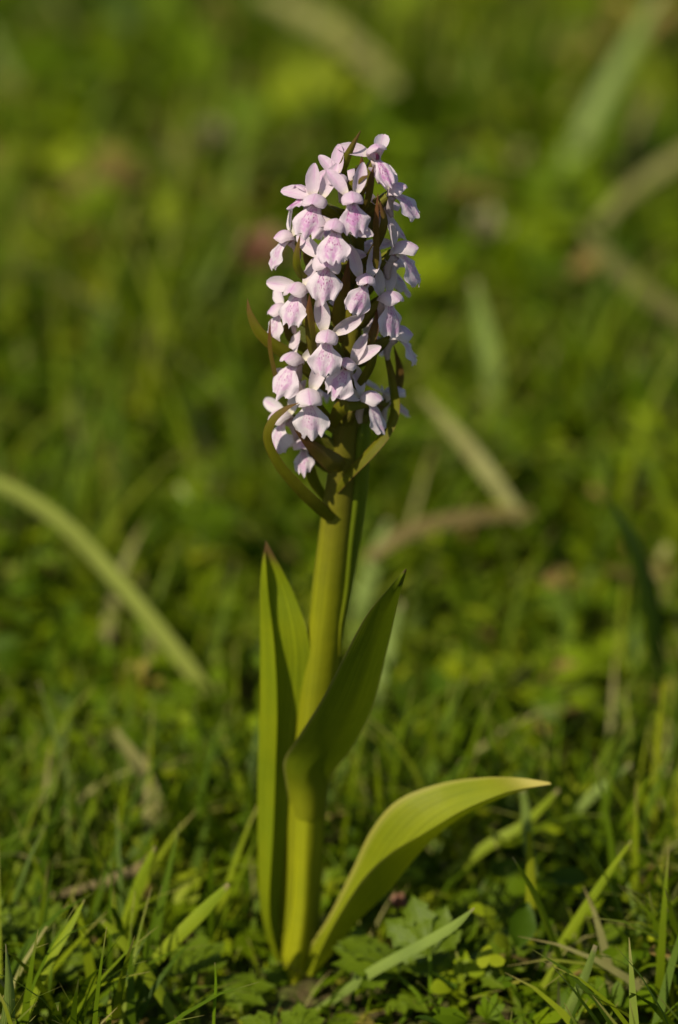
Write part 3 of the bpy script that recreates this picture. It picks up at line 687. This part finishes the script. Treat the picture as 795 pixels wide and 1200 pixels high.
B('broad dry straw blade lying in the far grass above the flower spike', [(465, 105), (420, 60), (370, 25), (300, -8)], [16, 30, 32, 16], 'dry', h0=.045, dtip=.10)
B('wide pale green blade rising in the far grass right of the spike', [(640, 260), (668, 190), (715, 95), (775, -10)], [26, 32, 28, 10], 'grey', h0=.03, dtip=.05)
B('dry straw stalk crossing the brown stalk in the far grass', [(700, 262), (740, 222), (800, 180), (860, 150)], [12, 20, 22, 18], 'dry', h0=.05, dtip=.05)
B('upright brown withered stalk behind the crossing straw', [(705, 300), (722, 230), (745, 165), (762, 110)], [18, 24, 22, 8], 'brown', dtip=.03)
B('straw blade slanting down to the right under the crossing straw', [(850, 404), (800, 372), (765, 350), (720, 312), (680, 266)], [22, 26, 26, 24, 10], 'dry', d=.50)
B('tan dry blade lying above the horizontal brown stalk', [(612, 610), (575, 560), (540, 515), (492, 460)], [16, 24, 22, 6], 'dry', h0=.04, dtip=.03)
B('horizontal brown stalk behind the orchid stem', [(430, 655), (480, 622), (545, 606), (625, 600)], [14, 20, 22, 12], 'brown', h0=.035, dtip=.02)
B('greyish upright blade in the far grass above the tan dry blade', [(582, 500), (575, 430), (566, 380), (556, 330)], [26, 26, 22, 8], 'grey', h0=.03, dtip=.02)
B('dark broad blade with pointed tip in the grass to the right', [(775, 800), (768, 720), (745, 640), (714, 586)], [34, 38, 28, 4], 'dark', h0=.03, dtip=.0, roll=-.7)
B('golden upright stalk by the right edge of the meadow patch', [(772, 1090), (770, 1010), (768, 900), (778, 800)], [13, 13, 11, 5], 'gold', d=.055, dtip=.01)
B('second golden stalk leaning away beside the upright golden stalk', [(780, 1085), (789, 1010), (800, 920), (815, 850)], [12, 12, 10, 4], 'gold', d=.055, dtip=.01)
B('thin green blade standing right of the arching orchid leaf', [(668, 1150), (650, 1105), (628, 1050), (601, 1004)], [9, 10, 9, 2], 'lime', dtip=-.02, d=-.03, roll=-.3)
B('grey-green blade with brown tip leaning right beside the orchid foot', [(405, 1160), (440, 1135), (490, 1108), (530, 1085), (556, 1064)], [14, 17, 17, 14, 2], 'grey', d=-.03, dtip=-.02, roll=.6, fold=.4)
B('pale slanting blade between the thin green blade and golden stalk', [(640, 1135), (672, 1085), (705, 1035), (740, 985)], [12, 13, 11, 3], 'lime', d=-.02, dtip=.0)
B('short blunt brown-tipped blade before the pale slanting blade', [(655, 1215), (668, 1180), (685, 1145), (698, 1108)], [12, 13, 12, 6], 'grey', d=-.055, dtip=-.01)
B('straw-coloured stalk sloping up to the right along the ground', [(680, 1210), (712, 1180), (745, 1155), (785, 1120)], [13, 14, 13, 6], 'dry', d=-.045, dtip=.02)
B('tiny dark curled grass tip beside the blunt blade', [(664, 1215), (672, 1190), (679, 1172), (675, 1155)], [4, 5, 4, 1], 'dark', d=-.075)
B('pointed grey grass leaf with a straight midrib in the front corner', [(4, 1240), (10, 1200), (12, 1160), (7, 1106)], [26, 21, 14, 1], 'grey', d=-.085, fold=.45, roll=-.4)
B('twisted yellow-green blade right of the pointed grey leaf', [(18, 1215), (40, 1160), (58, 1120), (80, 1085), (99, 1054)], [13, 17, 19, 14, 2], 'lime', d=-.055, dtip=.01, fold=.5, roll=.8)
B('fine upright dark blade crossing the twisted blade', [(38, 1170), (46, 1120), (54, 1070), (63, 1010)], [6, 7, 6, 1], 'dark', d=-.025)
B('light green blade slanting down across another near the orchid foot', [(222, 1215), (185, 1160), (150, 1110), (120, 1078)], [14, 16, 16, 8], 'lime', d=-.045, dtip=.01, roll=-.5)
B('broad light blade rising right above the slanting light green one', [(168, 1140), (205, 1100), (240, 1065), (268, 1036)], [16, 19, 18, 6], 'lime', dtip=.0, d=-.03)
B('pale upright blade under the dry curved blade', [(140, 1110), (152, 1070), (165, 1030), (182, 992)], [16, 19, 16, 4], 'lime', dtip=.0, d=-.01)
B('brown flattened grass leaf lying by the pale upright blade', [(105, 1038), (130, 1030), (155, 1020), (178, 1002)], [10, 13, 13, 5], 'brown', d=.02)
B('thin sharp needle-like blade standing before the orchid foot', [(250, 1215), (251, 1185), (253, 1155), (252, 1128)], [4, 4.5, 4, 1], 'fresh', d=-.075)
B('thick upright green stalk below the tip of the arching leaf', [(618, 1165), (620, 1100), (622, 1040), (620, 975)], [15, 16, 14, 7], 'gold', d=-.015)
B('light slanting blade passing under the arching orchid leaf', [(545, 1010), (580, 985), (615, 965), (655, 925)], [14, 15, 14, 5], 'lime', d=.035)
B('greyish upright blade behind the arching leaf tip', [(622, 1010), (618, 980), (616, 950), (612, 925)], [13, 15, 13, 8], 'grey', d=.025)
B('slanting pale blade behind the orchid leaf tip', [(660, 965), (690, 935), (715, 915), (740, 895)], [14, 15, 12, 3], 'grey', d=.06)
B('bluish upright blade behind the leaning orchid leaf', [(425, 850), (440, 800), (452, 760), (470, 705)], [22, 26, 24, 6], 'grey', dtip=.02)
B('tall pale blade showing beside the orchid stem', [(412, 760), (425, 700), (440, 650), (455, 610)], [20, 24, 20, 6], 'grey', dtip=.02)
for i, (a, b, c, e, mt) in enumerate([(20, 300, 60, 170, 'fresh'), (540, 200, 556, 60, 'fresh'), (95, 250, 120, 90, 'dark'), (480, 330, 520, 190, 'fresh'), (620, 480, 680, 360, 'fresh'),
                                   (180, 420, 130, 280, 'fresh'), (30, 170, -15, 30, 'grey'), (350, 130, 345, -10, 'dark'), (760, 560, 745, 420, 'fresh'), (80, 480, 130, 350, 'fresh')]):
    B('blurred upright blade in the far grass behind the orchid', [(a, b), ((a * 2 + c) / 3 + 4, (b * 2 + e) / 3), ((a + 2 * c) / 3 + 2, (b + 2 * e) / 3), (c, e)], [20, 24, 20, 6], mt, dtip=.03, group='far upright grass blades')

# ------------------------------------------------------------------ herbs with divided leaves round the foot
def finger_leaf(size, lobes=5, spread=140, teeth=True):
    """one deeply cut leaf, stalk at the origin, opening along +Y."""
    vs, fs, uv = [], [], []
    for k in range(lobes):
        a = math.radians(-spread / 2 + spread * k / (lobes - 1)); l = size * (1 - 0.32 * abs(2 * k / (lobes - 1) - 1)) * random.uniform(.88, 1.08)
        d = Vector((math.sin(a), math.cos(a), 0)); s = Vector((d.y, -d.x, 0)); b = len(vs)
        prof = ((0, .03), (.3, .12), (.5, .20), (.56, .30), (.70, .17), (.75, .22), (.88, .09), (1.0, .006)) if teeth else ((0, .03), (.3, .16), (.55, .26), (.75, .24), (.9, .14), (1, .01))
        for u, w in prof:
            for v in (-1, 0, 1):
                p = d * (u * l - (0.06 * l if v == 0 and .5 < u < .8 else 0)) + s * (w * l * v)
                vs.append((p.x, p.y, -.22 * l * u * u + .05 * l * abs(v) + random.uniform(-.012, .012) * l)); uv.append(((v + 1) / 2, u))
        for i in range(len(prof) - 1):
            for j in range(2): fs.append((b + i * 3 + j, b + i * 3 + j + 1, b + i * 3 + j + 4, b + i * 3 + j + 3))
    me = bpy.data.meshes.new('leaf'); me.from_pydata(vs, [], fs); ul = me.uv_layers.new(name='UVMap')
    for lp in me.loops: ul.data[lp.index].uv = uv[lp.vertex_index]
    me.polygons.foreach_set('use_smooth', [True] * len(fs)); me.update(); return me
def herb(label, px, py, d, leaves, size=.02, group=None):
    """leaves: (azimuth deg, reach m, height m, tilt deg)"""
    g0 = P(px, py, d); g0.z = 0
    h = empty('herb', g0); tag(h, label, 'herb', group)
    for az, reach, ht, tl in leaves:
        a = math.radians(az); e = Vector((math.cos(a) * reach, math.sin(a) * reach, ht))
        st = link('leaf_stalk', tube('leaf_stalk', [Vector((0, 0, -.002)), Vector((e.x * .3, e.y * .3, ht * .6)), e], [.0007, .0006, .0005], n=8, seg=6), GR['fresh'], h)
        lf = link('leaf', finger_leaf(size * random.uniform(.85, 1.15)), M_herb, h)
        lf.location = e; lf.rotation_euler = Euler((math.radians(tl), math.radians(random.uniform(-20, 20)), a - math.pi / 2), 'XYZ')
herb('divided-leaf herb growing close against the right side of the orchid foot', 428, 1205, -.024, [(100, .006, .014, 38), (30, .014, .012, 20), (-40, .012, .008, 5)], .013)
herb('sharply toothed herb under the grey-green leaning blade', 505, 1200, -.035, [(95, .004, .022, 60), (20, .014, .016, 25), (150, .012, .014, 25)], .021)
herb('low toothed herb beside the slanting light green blade', 225, 1210, -.03, [(80, .006, .012, 30), (170, .014, .010, 15), (10, .010, .008, 10)], .017)
herb('small herb with bright lobed leaves between foot and needle blade', 352, 1225, -.055, [(90, .004, .008, 30), (30, .010, .007, 15), (150, .010, .007, 15)], .010)
herb('lobed herb at the base of the thin green blade', 575, 1205, -.03, [(70, .008, .014, 25), (150, .012, .012, 20), (-20, .01, .010, 10)], .02)
herb('fresh herb with small lobed leaves behind the pointed grey leaf', 30, 1150, -.02, [(60, .006, .018, 40), (0, .012, .014, 20), (120, .008, .02, 45)], .016)
herb('lobed herb sprawling by the straw-coloured stalk', 740, 1215, -.03, [(100, .008, .012, 25), (20, .014, .012, 20), (170, .014, .010, 15)], .02)
herb('broad-leaved herb in the shade under the arching leaf', 470, 1120, .01, [(80, .008, .012, 25), (160, .01, .010, 20), (10, .014, .012, 20)], .018)

# ------------------------------------------------------------------ small faded things in the grass
def bud(name, label, cat, px, py, h, size, mat, stalk_mat, elong=1.0):
    p = G(px, py, h); e = empty(name, (p.x, p.y, 0)); tag(e, label, cat)
    link('stalk', tube('stalk', [Vector((.003, 0, -.002)), Vector((.001, 0, h * .6)), Vector((0, 0, h))], [.0009, .0008, .0007], n=8, seg=6), stalk_mat, e)
    for kk in range(7):
        m = Matrix.Translation((0, 0, h)) @ Matrix.Rotation(kk * 2.4, 4, 'Z') @ Matrix.Rotation(math.radians(20 + 9 * kk), 4, 'X')
        link('petal', grid_mesh('petal', xf([[tuple(c * size * (elong if ax == 2 else 1) / 8 for ax, c in enumerate(p)) for p in r] for r in petal_sheet(8, 5, .4, .05, .8, 8, 5)], m)), mat, e)
bud('withered_flower', 'withered reddish-brown flower head in the far grass beside the spike', 'flower', 302, 308, .055, .017, M_rosy, GR['brown'])
bud('faded_flower', 'faded cream flower head in the far grass left of the spike top', 'flower', 245, 168, .05, .013, M_cream, GR['fresh'])
bud('faded_flower', 'pale cream flower head in the far grass right of the spike', 'flower', 565, 275, .05, .013, M_cream, GR['fresh'])
bud('withered_bud', 'small pinkish-brown bud in the shade under the arching leaf', 'bud', 466, 1062, .02, .0045, M_rosy, GR['fresh'])
bud('withered_bud', 'round pale brown bud beside the thick upright stalk', 'bud', 638, 1132, .012, .007, M_cream, GR['brown'])
bud('yellowed_flower', 'yellowed leaf tuft under the pale arching blade', 'flower', 158, 805, .022, .010, M_yellow, GR['fresh'])
